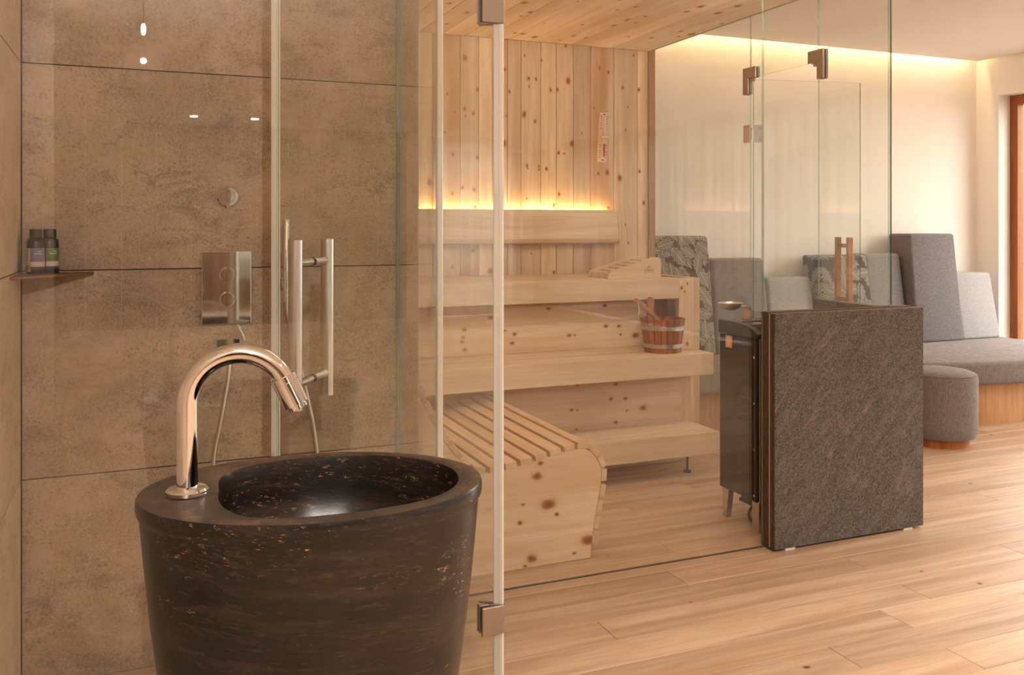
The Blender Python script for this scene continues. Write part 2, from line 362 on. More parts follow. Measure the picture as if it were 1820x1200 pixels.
def fabric(name, lo, hi):
    s = MT(name); p = s.pos()
    v = s.noise(s.map(p, (520, 520, 30)), 1., 2., .6); h = s.noise(s.map(p, (34, 34, 560)), 1., 2., .6)
    f = s.math('ADD', s.math('MULTIPLY', v, .6), s.math('MULTIPLY', h, .4))
    c = s.mix(s.step(f, .36, .64), lo, hi)
    return s.bsdf(c, .9, normal=s.bump(f, .15, .001), spec=.15, **{'Sheen Weight': .1})
M_FABD = fabric('grey_weave_dark', srgb(92, 88, 90), srgb(130, 126, 127))
M_FABM = fabric('grey_weave', srgb(106, 103, 105), srgb(144, 141, 143))
M_FABL = fabric('grey_weave_light', srgb(140, 138, 140), srgb(174, 172, 174))
M_FABT = fabric('taupe_grey_weave', srgb(100, 93, 91), srgb(138, 130, 127))
def leafmat():
    s = MT('leaf_print_fabric'); p = s.pos(); sx = s.n('SeparateXYZ', {0: p}).outputs
    q = s.n('CombineXYZ', {0: s.math('ADD', sx[0], s.math('MULTIPLY', sx[1], .9)), 1: sx[2], 2: 0.}).outputs[0]
    base = srgb(66, 60, 56); leaf = srgb(88, 82, 76); lite = srgb(186, 178, 166)
    col = s.mix(s.noise(s.map(p, (300, 300, 30)), 1., 2.), tuple(x * .8 for x in base), base)
    for sc, of in ((7.0, (3.3, 1.7, 0)), (6.2, (9.1, 4.2, 0)), (7.4, (5.6, 8.8, 0))):
        vv = s.map(q, (sc, sc, sc), of)
        vo = s.n('TexVoronoi', {'Vector': vv, 'Scale': 1., 'Randomness': .8}, voronoi_dimensions='2D')
        loc = s.vm('SUBTRACT', vv, vo.outputs['Position'])
        cr = s.n('SeparateColor', {0: vo.outputs['Color']}).outputs
        ro = s.n('VectorRotate', {'Vector': loc, 'Angle': s.math('ADD', s.math('MULTIPLY', cr[0], 2.2), -.3), 'Axis': (0, 0, 1)}, rotation_type='AXIS_ANGLE').outputs[0]
        xyz = s.n('SeparateXYZ', {0: ro}).outputs
        u, w = xyz[0], xyz[1]
        aw = s.math('ABSOLUTE', w)
        ed = s.math('MULTIPLY', s.math('SUBTRACT', 1., s.math('MULTIPLY', s.math('MULTIPLY', u, u), 3.2)), .29)
        lob = s.math('MULTIPLY', s.math('SINE', s.math('MULTIPLY', s.math('SUBTRACT', u, s.math('MULTIPLY', aw, .6)), 26.)), .035)
        e = s.math('SUBTRACT', s.math('ADD', ed, lob), aw)
        ve = s.math('SINE', s.math('MULTIPLY', s.math('SUBTRACT', u, s.math('MULTIPLY', aw, .8)), 70.))
        vein = s.math('MAXIMUM', s.step(ve, -.3, .7), s.math('SUBTRACT', 1., s.step(aw, .010, .026)))
        lc = s.mix(s.math('MULTIPLY', vein, .95), leaf, lite)
        nn = s.noise(p, 420., 2.)
        lc = s.mix(s.math('MULTIPLY', s.step(nn, .5, .62), .6), lc, leaf)
        col = s.mix(s.step(e, -.035, -.025), col, tuple(x * .8 for x in base))
        col = s.mix(s.step(e, 0., .012), col, lc)
    return s.bsdf(col, .9, spec=.15)
M_LEAF = leafmat()

# ------------------------------------------------------------------ the room shell
ZC, ZS = 2.69, 2.478        # room ceiling, sauna ceiling
XLL = -3.2
XL, YT = -0.325, 2.909      # left wall, tiled shower wall
YB, YL, YR = 5.09, 5.45, -8.6   # sauna back boards, lounge wall, rear wall
def struct(o): o['kind'] = 'structure'; return o
def part_wall(name, geo, mat): return struct(obj(name, geo, mat))

floor = part_wall('floor', B(XLL - .2, XW + .45, YR - .2, YL + .2, -.12, -.012), M_OAK)
# oak planks, the visible part of the floor piece by piece
PW = .1463
joints = {0: [2.597, .75], 1: [1.41, 3.3], 2: [2.597, 4.5], 3: [1.867, 3.9], -1: [2.357, .4], -2: [2.0, 4.4], -3: [2.337, .3], 4: [1.187, 3.1], 5: [3.84, 2.0], 6: [1.5, 4.4], 8: [2.116, 4.4], 10: [2.58, .95]}
rows = range(-8, 22)
for k in rows:
    y0 = 2.379 + k * PW; y1 = y0 + PW
    if y0 > YL: continue
    y1 = min(y1, YL)
    key = k
    xs = sorted(joints.get(k - 2 if False else k, [random.uniform(.2, 1.9), random.uniform(2.6, 4.4)]))
    xs = [XL] + [x for x in xs] + ([xs[-1] + 1.9] if xs[-1] + 1.9 < XW - .2 else []) + [XW + .2]
    for a, b in zip(xs[:-1], xs[1:]):
        if y0 > YT - .01 and b < .8: continue
        a2 = max(a, .80) if y0 > YT - .01 else a
        obj('plank', B(a2 + .0009, b - .0009, y0 + .0008, y1 - .0008, -.012, 0), M_OAK, floor, bevel=.001)

# tiled shower wall and left wall: each 60 cm tile is a piece
wt = part_wall('wall_shower', B(XL - .12, .846, YT + .011, YT + .13, 0, ZC), M_GROUT)
for i in range(5):
    z0, z1 = i * .6, min((i + 1) * .6, ZC)
    obj('tile', B(XL + .003, .854, YT, YT + .012, z0 + .0015, z1 - .0015), M_TILE, wt, bevel=.0008)
wl = part_wall('wall_left', B(XL - .12, XL - .011, 0, YT + .011, 0, ZC), M_GROUT)
for j in range(3):
    y1 = YT - .005 - j * 1.2; y0 = max(y1 - 1.2, 0)
    for i in range(5):
        z0, z1 = i * .6, min((i + 1) * .6, ZC)
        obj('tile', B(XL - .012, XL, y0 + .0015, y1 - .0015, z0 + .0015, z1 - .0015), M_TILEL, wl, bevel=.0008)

part_wall('wall_rear_left', B(XLL - .12, XLL, YR, .1, 0, 3.0), M_BROWNWALL)
part_wall('wall_rear_front', B(XLL, XL - .12, 0, .1, 0, 3.0), M_BROWNWALL)
part_wall('trim_1', B(.846, .860, YT + .005, YT + .13, 0, ZC), M_HINGE)

# sauna back wall: backing plus knotty boards
wb = part_wall('wall_sauna', B(.70, 3.10, YB + .018, YB + .11, 0, ZS + .02), M_DARK)
bx = [.80, .90, 1.01, 1.13, 1.25, 1.37, 1.495, 1.588, 1.644, 1.761, 1.88, 1.968, 2.068, 2.158, 2.292, 2.4, 2.519, 2.643, 2.81, 2.985, 3.066]
for a, b in zip(bx[:-1], bx[1:]):
    obj('board', B(a + .0012, b - .0012, YB, YB + .018, 0, ZS), M_PINEWALL, wb, bevel=.002)
part_wall('trim_2', B(3.067, 3.113, YB - .01, YB + .11, 0, ZS + .02), M_OAKBASE)
ws = part_wall('wall_sauna_left', B(.69, .782, YT + .14, YB + .02, 0, ZS + .02), M_DARK)
y = YT + .15
while y < YB - .03:
    y2 = min(y + random.uniform(.1, .15), YB - .002)
    obj('board', B(.782, .80, y + .001, y2 - .001, 0, ZS), M_PINEV, ws, bevel=.002); y = y2
# sauna ceiling boards
cs = part_wall('ceiling_sauna', B(.70, 3.085, YT + .13, YB + .11, ZS + .018, ZS + .10), M_PINECEIL)
x = .80; cx = []
while x < 3.0: cx.append(x); x += .1416
cx[-1] = cx[-1] if 3.085 - cx[-1] > .09 else cx[-1] - .02
cx.append(3.085)
for a, b in zip(cx[:-1], cx[1:]):
    obj('board', B(a + .001, b - .001, YT + .14, YB - .001, ZS, ZS + .018), M_PINECEIL, cs, bevel=.002)

# lounge wall, window wall, rear wall
part_wall('wall_lounge', B(.70, XW + .25, YL, YL + .15, 0, 3.0), M_WHITE)
ww = part_wall('wall_window', join(B(XW, XW + .2, 5.236, YL, 0, 3.0), B(XW, XW + .2, 2.75, 5.236, 2.40, 3.0), B(XW, XW + .2, 2.25, 2.75, 0, 3.0),
                                   B(XW, XW + .2, -7.45, 2.25, 2.64, 3.0), B(XW, XW + .2, YR, -7.45, 0, 3.0)), M_WHITE)
wr = part_wall('wall_rear', join(B(XLL - .12, 3.9, YR - .15, YR, 0, ZC + .3), B(6.2, XW + .2, YR - .15, YR, 0, ZC + .3), B(3.9, 6.2, YR - .15, YR, 2.64, ZC + .3)), M_WHITE)
for k in range(16):
    obj('panel', B(XLL + k * .42 + .004, XLL + k * .42 + .416, YR, YR + .02, 0, ZC - .01), M_WALNUT, wr, bevel=.003)
# main ceiling stops 10 cm short of the lounge and window walls: light slot above
part_wall('ceiling', join(B(XL - .12, XW - .10, .1, YT + .13, ZC, ZC + .03), B(XLL, XW - .10, YR, .1, ZC, ZC + .03), B(.70, XW - .10, YT + .13, YL - .10, ZC, ZC + .03)), M_CEIL)
part_wall('ceiling_slab', B(XLL - .2, XW + .25, YR - .2, YL + .2, 2.98, 3.08), M_WHITE)
part_wall('ground', B(XW + .46, XW + 30, -25, 25, -.3, -.1), plain('terrace_gravel', (.34, .31, .28), .9))

def window(name, y0, y1, mullions, zt=2.40):
    w = thing(name, None, None, (XW + .10, (y0 + y1) / 2, 0), kind='structure')
    xa, xb = XW + .13, XW + .20
    obj('window_frame', join(B(xa, xb, y0, y0 + .07, 0, zt), B(xa, xb, y1 - .07, y1, 0, zt), B(xa, xb, y0 + .07, y1 - .07, 0, .08), B(xa, xb, y0 + .07, y1 - .07, zt - .08, zt)), M_FRAME, w)
    ys = [y0 + .07] + mullions + [y1 - .07]
    for m in mullions: obj('mullion', B(xa, xb, m - .035, m + .035, .08, zt - .08), M_FRAME, w)
    for a, b in zip(ys[:-1], ys[1:]):
        obj('pane', B(xa + .03, xa + .036, a + (.035 if a in mullions else 0), b - (.035 if b in mullions else 0), .08, zt - .08), M_GLASS, w)
window('window_1', 2.75, 5.236, [4.0])
window('window_2', -7.45, 2.25, [-5.5, -3.6, -1.7, .2], 2.64)

w3 = thing('window_3', None, None, (5.05, YR - .1, 0), kind='structure')
obj('window_frame', join(B(3.9, 3.97, YR - .13, YR - .06, 0, 2.64), B(6.13, 6.2, YR - .13, YR - .06, 0, 2.64), B(3.97, 6.13, YR - .13, YR - .06, 2.56, 2.64), B(3.97, 6.13, YR - .13, YR - .06, 0, .08)), M_FRAME, w3)
obj('pane', B(3.97, 6.13, YR - .1, YR - .094, .08, 2.56), M_GLASS, w3)
V, F = [], []
for i in range(131):
    x = 3.8 + 2.42 * i / 130
    yy = YR + .10 + .05 * math.sin(i * .62 + 1.2 * math.sin(i * .083))
    V += [(x, yy, .02), (x, yy, 2.62)]
    if i: F.append((2 * i - 2, 2 * i, 2 * i + 1, 2 * i - 1))
tag(obj('curtain', (V, F), M_CURTAIN, smooth=True), 'short sheer curtain in front of the window in the rear wall', 'curtain')
# long sheer curtain in front of the second window
V, F = [], []
ny = 560
for i in range(ny + 1):
    y = -8.3 + (2.45 + 8.3) * i / ny
    xx = XW - .13 + .06 * math.sin(i * .62 + 1.2 * math.sin(i * .083)) + .012 * math.sin(i * .21)
    V += [(xx, y, .02), (xx, y, 2.62)]
    if i: F.append((2 * i - 2, 2 * i, 2 * i + 1, 2 * i - 1))
cu = obj('curtain', (V, F), M_CURTAIN, smooth=True)
tag(cu, 'long sheer pale curtain hanging in folds along the window wall', 'curtain')

# ceiling downlights: two read from mirrored glints, the others added to brighten the room
for i, (x, y) in enumerate([(.57, -7.65), (1.29, -7.65), (2.2, -5.2), (4.4, -5.2), (1.0, -2.9), (3.4, -2.9), (2.2, .3), (3.9, .4), (5.2, 1.6)]):
    t = thing('downlight', None, 'downlight', (x, y, ZC - .03), group='recessed ceiling downlights')
    t['label'] = ['left one of two small ceiling lamps mirrored in the shower glass', 'right one of two small ceiling lamps mirrored in the shower glass'][i] if i < 2 else 'added ceiling downlight out of view, put in to brighten the room'
    dp = .012 if i < 2 else .04
    obj('ring', lathe([(.055, ZC - dp), (.055, ZC - .001), (.045, ZC - .001), (.045, ZC - dp)], x, y, 24), M_HINGE, t)
    obj('diffuser', lathe([(.044, ZC - .004 - (.02 if i < 2 else 0)), (.044, ZC - .001)], x, y, 24), M_LAMP, t)
    l = bpy.data.lights.new('downlight_beam', 'SPOT'); l.energy = 125; l.color = (1, .91, .81); l.spot_size = 2.4; l.spot_blend = 1.0; l.shadow_soft_size = .03
    lo = bpy.data.objects.new('downlight_beam', l); COL.objects.link(lo); lo.parent = t; lo.location = (0, 0, -.03)

pd = thing('pendant_lamp', 'small globe pendant lamp hanging behind the camera', 'lamp', (0, -1.15, 2.1))
obj('globe', lathe([(.002, 2.335), (.008, 2.338), (.012, 2.35), (.013, 2.365), (.012, 2.38), (.008, 2.395)], 0, -1.15, 20), emit('globe_glow', (1, .80, .58), 25), pd, smooth=True)
obj('cord', cyl((0, -1.15, 2.395), (0, -1.15, ZC), .004, 8), M_BLACK, pd)
l = bpy.data.lights.new('pendant_light', 'POINT'); l.energy = 88; l.color = (1, .90, .80); l.shadow_soft_size = .012
lo = bpy.data.objects.new('pendant_light', l); COL.objects.link(lo); lo.parent = pd; lo.location = (0, 0, .10)
sl = thing('sauna_fill_tube', 'added unseen tube lamp brightening the sauna from above the glass front', 'lamp', (2.0, 3.16, 2.36))  # added tube out of frame, only there to brighten the sauna interior
obj('tube', cyl((1.15, 3.16, 2.38), (2.9, 3.16, 2.38), .016, 12), emit('fill_tube_glow', (1, .84, .66), 34), sl, smooth=True)
for x in (1.2, 2.85): obj('hanger', B(x - .008, x + .008, 3.15, 3.17, 2.38, ZS), M_BLACKCAP, sl)

# ------------------------------------------------------------------ glass builder
def pane(name, geo, parent=None, edge=None, thin=0):
    """slab of glass; the narrow faces get the edge colour. thin = index of the thickness axis"""
    return obj(name, geo, M_GLASS, parent, mats=[edge or M_EDGE], matf=lambda p: 0 if abs(p.normal[thin]) > .7 else 1)

# ------------------------------------------------------------------ stone washbasin
BCX, BCY = .266, 1.506; BR = math.radians(-8.6)
wbn = thing('washbasin', 'dark veined stone pedestal washbasin with oval bowl in front of the shower glass', 'washbasin', (BCX, BCY, 0))
INN = [(.117, 1.533), (.133, 1.639), (.202, 1.677), (.318, 1.68), (.42, 1.643), (.485, 1.578), (.507, 1.525), (.504, 1.466), (.479, 1.41), (.418, 1.358), (.343, 1.341), (.254, 1.341), (.191, 1.348), (.152, 1.364), (.126, 1.401), (.111, 1.452)]
IC = Vector((.30, 1.507))
pol = sorted((math.atan2(b - IC.y, a - IC.x), math.hypot(a - IC.x, b - IC.y)) for a, b in INN)
def irad(th):
    ps = [(pol[-1][0] - 2 * PI, pol[-1][1])] + pol + [(pol[0][0] + 2 * PI, pol[0][1])]
    for (a, r), (b, q) in zip(ps[:-1], ps[1:]):
        if a <= th <= b:
            t = (th - a) / (b - a); return r + (q - r) * t
    return pol[0][1]
NB = 120
ths = [-PI + 2 * PI * k / NB for k in range(NB)]
ri = [irad(t) for t in ths]
for _ in range(3): ri = [(ri[k - 2] + 2 * ri[k - 1] + 3 * ri[k] + 2 * ri[(k + 1) % NB] + ri[(k + 2) % NB]) / 9 for k in range(NB)]
def oellipse(th, sc):      # outer ellipse point seen from the bowl centre at angle th
    d = Vector((math.cos(th), math.sin(th)))
    e1 = Vector((math.cos(BR), math.sin(BR))); e2 = Vector((-math.sin(BR), math.cos(BR)))
    o = IC - Vector((BCX, BCY))
    ax, ay = .2805 , .2065
    ou, ow, du, dw = o.dot(e1) / ax, o.dot(e2) / ay, d.dot(e1) / ax, d.dot(e2) / ay
    A = du * du + dw * dw; Bq = 2 * (ou * du + ow * dw); C = ou * ou + ow * ow - 1
    t = (-Bq + math.sqrt(Bq * Bq - 4 * A * C)) / (2 * A)
    p = IC + d * t
    return Vector((BCX, BCY)) + (p - Vector((BCX, BCY))) * sc
V, F = [], []
rings = []
def ring(fn): 
    rings.append(len(V)); V.extend(fn(k) for k in range(NB))
for sc, z in [(.60, 0), (.61, .1), (.64, .2), (.69, .3), (.755, .4), (.82, .5), (.875, .6), (.922, .7), (.958, .8), (.978, .866), (.980, .872), (.994, .876), (1.0, .882), (1.0, .894), (.992, .9)]:
    ring(lambda k, sc=sc, z=z: (*oellipse(ths[k], sc), z))
NBODY = len(rings)
for sc, z in [(1.02, .9), (1.0, .898), (.985, .885), (.96, .84), (.90, .79), (.78, .757), (.55, .742), (.25, .736), (.05, .735)]:
    ring(lambda k, sc=sc, z=z: (IC.x + math.cos(ths[k]) * ri[k] * sc, IC.y + math.sin(ths[k]) * ri[k] * sc, z))
for a, b in zip(rings[:-1], rings[1:]):
    for k in range(NB):
        k2 = (k + 1) % NB; F.append((a + k, a + k2, b + k2, b + k))
F.append(tuple(range(NB))); F.append(tuple(rings[-1] + k for k in range(NB)))
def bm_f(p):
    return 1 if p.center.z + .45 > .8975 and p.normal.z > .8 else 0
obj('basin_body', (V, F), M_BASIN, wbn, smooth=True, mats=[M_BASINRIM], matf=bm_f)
obj('drain', lathe([(.03, .735), (.03, .740), (.024, .742), (.004, .742)], IC.x, IC.y, 24), M_CHROME, wbn, smooth=True)

# chrome basin tap
FX, FY = .065, 1.526
tap = thing('basin_tap', 'tall chrome swan-neck tap on the rim of the dark stone washbasin', 'tap', (FX, FY, .9))
obj('flange', lathe([(.031, .9), (.033, .902), (.033, .907), (.030, .910), (.017, .911)], FX, FY, 40), M_CHROME, tap, smooth=True)
ux, uy = .989, -.15
R = .079; zc = 1.044
path = [(FX, FY, .905), (FX, FY, .95), (FX, FY, 1.0)]
for k in range(29):
    a = math.radians(155) * k / 28
    l = R - R * math.cos(a); path.append((FX + ux * l, FY + uy * l, zc + R * math.sin(a)))
obj('spout', tube(path, .0165, 28), M_CHROME, tap, smooth=True)
e = Vector(path[-1]); dd = Vector((ux * .4226, uy * .4226, -.906)).normalized()
nz = obj('nozzle', tube([e + dd * q for q in (-.006, -.0055, .003, .0033, .0052, .0055, .045, .0455)],
                        [.0168, .0212, .0212, .0198, .0198, .0212, .0212, .0200], 40), M_CHROME, tap, smooth=True)
obj('aerator', tube([e + dd * .0455, e + dd * .053, e + dd * .0535], [.0165, .0165, .013], 32), M_CHROME, nz, smooth=True)

# ------------------------------------------------------------------ shower fittings on the tiled wall
def knob(parent, x, z, r, y0):
    obj('knob', join(tube([(x, y0, z), (x, y0 - .012, z), (x, y0 - .022, z), (x, y0 - .024, z)], [r, r, r * .97, r * .9], 32),
                     B(x - .003, x + .003, y0 - .034, y0 - .02, z - r * .85, z + r * 1.05)), M_CHROME, parent, smooth=True)
dv = thing('diverter_knob', 'round chrome turn knob alone high on the tiled shower wall', 'shower knob', (.243, YT, 1.421))
obj('rosette', tube([(.243, YT - .0005, 1.421), (.243, YT - .008, 1.421), (.243, YT - .012, 1.421)], [.033, .033, .029], 40), M_CHROME, dv, smooth=True)
knob(dv, .240, 1.421, .0215, YT - .011)
mx = thing('shower_mixer', 'rectangular chrome shower mixer plate with two round knobs', 'shower mixer', (.238, YT, 1.14))
obj('plate', B(.165, .312, YT - .012, YT - .0005, 1.026, 1.252), M_CHROME, mx, bevel=.002, seg=2)
knob(mx, .238, 1.180, .0225, YT - .012); knob(mx, .238, 1.104, .0225, YT - .012)
ho = thing('shower_hose', 'chrome shower hose hanging in a loop from the square wall outlet', 'shower hose', (.243, YT - .03, .93))
obj('outlet_plate', B(.208, .278, YT - .012, YT - .0005, .940, .980), M_CHROME, ho, bevel=.0015)
obj('outlet_elbow', join(B(.232, .256, YT - .05, YT - .010, .945, .969), cyl((.244, YT - .04, .950), (.244, YT - .04, .905), .011, 16)), M_CHROME, ho, smooth=True)
hp = spline([(.244, YT - .04, .92), (.240, YT - .045, .86), (.218, YT - .055, .74), (.195, YT - .06, .60), (.21, YT - .07, .42), (.30, YT - .08, .29), (.42, YT - .08, .33), (.505, YT - .075, .50), (.50, YT - .07, .66), (.475, YT - .06, .80), (.440, YT - .055, .95), (.417, YT - .055, 1.05), (.413, YT - .056, 1.10)], 10)
obj('hose', tube(hp, .0068, 12), M_STEEL, ho, smooth=True)
hs = thing('hand_shower', 'slim chrome stick hand shower hanging upright in its wall holder', 'hand shower', (.413, YT - .056, 1.1))
obj('wand', tube([(.413, YT - .056, 1.125), (.413, YT - .056, 1.15), (.413, YT - .056, 1.348), (.413, YT - .056, 1.351)], [.011, .0125, .0125, .011], 24), M_CHROME, hs, smooth=True)
obj('hose_nut', tube([(.413, YT - .056, 1.095), (.413, YT - .056, 1.124)], .0115, 20), M_CHROME, hs, smooth=True)
obj('holder', join(B(.392, .402, YT - .06, YT - .0005, 1.13, 1.165), tube([(.413, YT - .056, 1.135), (.413, YT - .056, 1.16)], .016, 24)), M_CHROME, hs, smooth=True)

# corner shelf and the two dark bottles
sh = obj('corner_shelf', prism([(XL, YT), (XL, YT - .235), (XL + .012, YT - .235), (XL + .19, YT - .012), (XL + .19, YT)], 'z', 1.188, 1.196), plain('bronze_shelf', srgb(120, 86, 62), .35, .6), bevel=.001)
tag(sh, 'thin bronze-brown triangular shelf in the corner of the tiled shower', 'shelf')
M_BOT = plain('black_plastic_bottle', (.018, .016, .015), .22)
def bottle(x, y, rot, label, c1, c2, back):
    z = 1.196; r = .0235
    t = thing('bottle', label, 'bottle', (x, y, z), rz=rot, group='bottles on the corner shelf')
    obj('bottle_body', lathe([(r - .002, 0), (r, .003), (r, .088), (r - .001, .094), (r - .006, .100), (.015, .102), (.015, .104)], 0, 0, 32), M_BOT, t, smooth=True)
    obj('cap', lathe([(.0165, .103), (.0165, .124), (.015, .1255), (.004, .1255)], 0, 0, 28), M_BLACK, t, smooth=True)
    def wrap(name, a0, a1, z0, z1, mat, rr, par):
        n = 10; V, F = [], []
        for i in range(n + 1):
            a = math.radians(a0 + (a1 - a0) * i / n)
            V += [((rr) * math.cos(a), rr * math.sin(a), z0), (rr * math.cos(a), rr * math.sin(a), z1)]
            if i: F.append((2 * i - 2, 2 * i, 2 * i + 1, 2 * i - 1))
        return obj(name, (V, F), mat, par, smooth=True)
    lb = wrap('front_label', -116, 20, .034, .072, c1, r + .0003, t)
    wrap('label_picture', -116, 20, .018, .034, c2, r + .0003, lb)
    wrap('label_hills', -116, 20, .012, .020, M_LABHILL, r + .0006, lb)
    wrap('label_text_line', -95, -45, .0555, .0575, M_LABWHITE, r + .0005, lb)
    wrap('label_text_line', -72, -48, .062, .064, M_LABWHITE, r + .0005, lb)
    if back:
        bl = wrap('back_label', 180, 242, .006, .072, M_LABBEIGE, r + .0004, t)
        for k in range(7): wrap('label_text_line', 184, 238 - (k % 3) * 6, .066 - k * .004, .0668 - k * .004, M_LABINK, r + .0006, bl)
        for k in range(9): wrap('barcode_bar', 190 + k * 5, 192.2 + k * 5 + (k % 2), .011, .024, M_LABINK, r + .0006, bl)
M_LABBEIGE = plain('label_beige', srgb(186, 160, 130), .5); M_LABINK = plain('label_black', srgb(30, 26, 24), .6)
M_LABWHITE = plain('label_white', srgb(220, 212, 204), .5); M_LABHILL = plain('label_dark_hills', srgb(58, 48, 62), .5)
M_LABSKY = plain('label_pale_sky', srgb(205, 180, 168), .5); M_LABSKY2 = plain('label_grey_sky', srgb(190, 180, 164), .5)
bottle(-.281, 2.845, .0001, 'black bottle with purple label and beige back label on the corner shelf', plain('label_purple', srgb(112, 100, 136), .4), M_LABSKY, True)
bottle(-.248, 2.868, math.radians(8), 'black bottle with green label behind the purple one on the corner shelf', plain('label_green', srgb(86, 112, 54), .4), M_LABSKY2, False)

# ------------------------------------------------------------------ shower glass
GX, GY = .786, 1.97
sg = pane('shower_screen', B(XL + .004, GX - .009, GY - .004, GY + .004, .006, 2.25), thin=1)
tag(sg, 'fixed clear glass shower screen running from the left wall behind the stone washbasin', 'glass screen')
ss = thing('shower_side_strip', 'narrow fixed glass strip standing out from the tiled wall end', 'glass screen', (GX, 2.68, 0))
pane('strip_glass', B(GX - .004, GX + .004, 2.46, YT - .001, .006, 2.25), ss, thin=0)
obj('edge_seal', B(GX - .009, GX + .009, 2.446, 2.464, .006, 2.25), M_SEAL, ss, bevel=.003)
obj('wall_channel', B(GX - .007, GX + .007, YT - .008, YT - .0005, .006, 2.25), M_EDGE, ss)
ANG = math.radians(147.906)
sd = thing('shower_door', 'open frameless glass shower door with long steel bar handle', 'glass door', (GX, GY, 0), rz=ANG)
DW = .57
pane('door_glass', B(.012, DW - .008, -.004, .004, .012, 2.24), sd, thin=1)
obj('edge_seal', join(B(DW - .010, DW + .006, -.006, -.002, .012, 2.24), B(DW - .002, DW + .010, -.005, .006, .012, 2.24)), M_SEAL, sd, bevel=.0015)
obj('hinge_side_seal', B(-.004, .020, -.007, .007, .012, 2.24), M_SEAL, sd, bevel=.002)
def rotg(geo, a): return xf(geo, Matrix.Rotation(a, 4, 'Z'))
for zc_ in (.402, 1.842):
    hg = obj('hinge', join(B(.004, .058, -.012, -.0045, zc_ - .033, zc_ + .033), B(.004, .058, .0045, .012, zc_ - .033, zc_ + .033),
                           xf(join(B(-.054, .0, -.013, -.005, zc_ - .033, zc_ + .033), B(-.054, -.0, .005, .013, zc_ - .033, zc_ + .033)), Matrix.Rotation(-ANG, 4, 'Z'))), M_HINGE, sd, bevel=.0012)
    obj('hinge_pin', cyl((0, 0, zc_ - .033), (0, 0, zc_ + .033), .007, 12), M_HINGE, hg, smooth=True)
hd = obj('handle', join(cyl((.475, .101, .897), (.475, .101, 1.297), .0165, 24), cyl((.475, -.101, .897), (.475, -.101, 1.297), .0165, 24)), M_STEEL, sd, smooth=True)
for zz in (.955, 1.243):
    so = obj('standoff', cyl((.475, -.10, zz), (.475, .10, zz), .0095, 20), M_STEEL, hd, smooth=True)
    obj('standoff_washer', cyl((.475, -.0075, zz), (.475, .0075, zz), .0102, 20), M_BLACK, so, smooth=True)

# ------------------------------------------------------------------ sauna glass front
YG = 3.032
SX = 3.066
g1 = pane('sauna_front_glass', B(.862, 2.372, YG - .005, YG + .005, .004, ZS), thin=1)
tag(g1, 'large floor-to-ceiling glass pane closing the sauna front beside the stone panel', 'glass screen')
base = struct(obj('trim_3', B(.862, 2.372, YG - .006, YG + .006, 0, .003), M_STONEEDGE))
g2 = obj('sauna_corner_glass', B(2.378, SX + .005, YG - .005, YG + .005, .982, ZS), M_GLASS, mats=[M_EDGE, M_EDGED], matf=lambda p: 0 if abs(p.normal.y) > .7 else 2 if p.normal.x > .7 else 1)
tag(g2, 'glass pane standing on the rough stone panel up to the ceiling', 'glass screen')
sp = thing('stone_screen', 'rough grey stone slab panel on the floor at the sauna corner', 'stone panel', (2.78, 2.99, 0))
obj('stone_slab', B(2.372, 3.178, 2.952, 2.985, .012, .972), M_STONE, sp, mats=[M_STONEEDGE], matf=lambda p: 0 if p.normal.y < -.7 else 1, bevel=.0015)
obj('joint_strip', B(2.374, 3.17, 2.985, 2.991, .012, .972), M_SEAL, sp)
obj('back_slab', B(2.376, 3.16, 2.991, 3.045, .006, .976), M_STONEEDGE, sp, bevel=.001)
for xx in (2.43, 3.07): obj('foot_pad', B(xx, xx + .05, 2.958, 2.98, 0, .012), M_SEAL, sp)
pp = thing('stone_parapet', 'low dark stone parapet below the side glass by the sauna door', 'stone panel', (SX, 3.28, 0))
obj('inner_slab', B(SX - .035, SX, 3.047, 3.487, 0, .972), M_STONEEDGE, pp, bevel=.001)
obj('outer_slab', B(SX + .002, SX + .04, 3.047, 3.487, 0, .972), M_STONE, pp, bevel=.001)
g3 = pane('sauna_side_glass', B(SX - .005, SX + .005, YG + .007, 3.485, .974, ZS), thin=0)
tag(g3, 'glass side pane above the low stone parapet next to the sauna door', 'glass screen')
g4 = pane('sauna_rear_side_glass', B(SX - .005, SX + .005, 4.018, YB - .012, .004, ZS), thin=0, edge=M_EDGE)
tag(g4, 'tall glass side pane between sauna door hinge and wooden back wall', 'glass screen')
g5 = pane('sauna_over_door_glass', B(SX - .005, SX + .005, 3.488, 4.015, 2.138, ZS), thin=0)
tag(g5, 'small glass pane above the sauna door opening', 'glass screen')
def patch(y_in, sgn, label):
    t = thing('patch_fitting', label, 'glass fitting', (SX, y_in, 2.13))
    # L-shaped plates on both faces: arm over the door glass line, arm down the side pane
    a, b = (y_in, y_in + sgn * .05)
    poly = [(y_in - sgn * .06, 2.195), (b, 2.195), (b, 2.05), (y_in + sgn * .004, 2.05), (y_in + sgn * .004, 2.135), (y_in - sgn * .06, 2.135)]
    for x0, x1 in ((SX - .016, SX - .0055), (SX + .0055, SX + .016)):
        obj('fitting_plate', prism(poly, 'x', x0, x1), M_HINGE, t, bevel=.0012)
    obj('strike_block', B(SX - .008, SX + .008, *sorted((y_in - sgn * .028, y_in - sgn * .010)), 2.118, 2.1365), M_HINGE, t)
patch(3.487, -1, 'right-hand L-shaped metal glass clamp above the sauna door')
patch(4.017, 1, 'left-hand L-shaped metal glass clamp above the sauna door hinge')
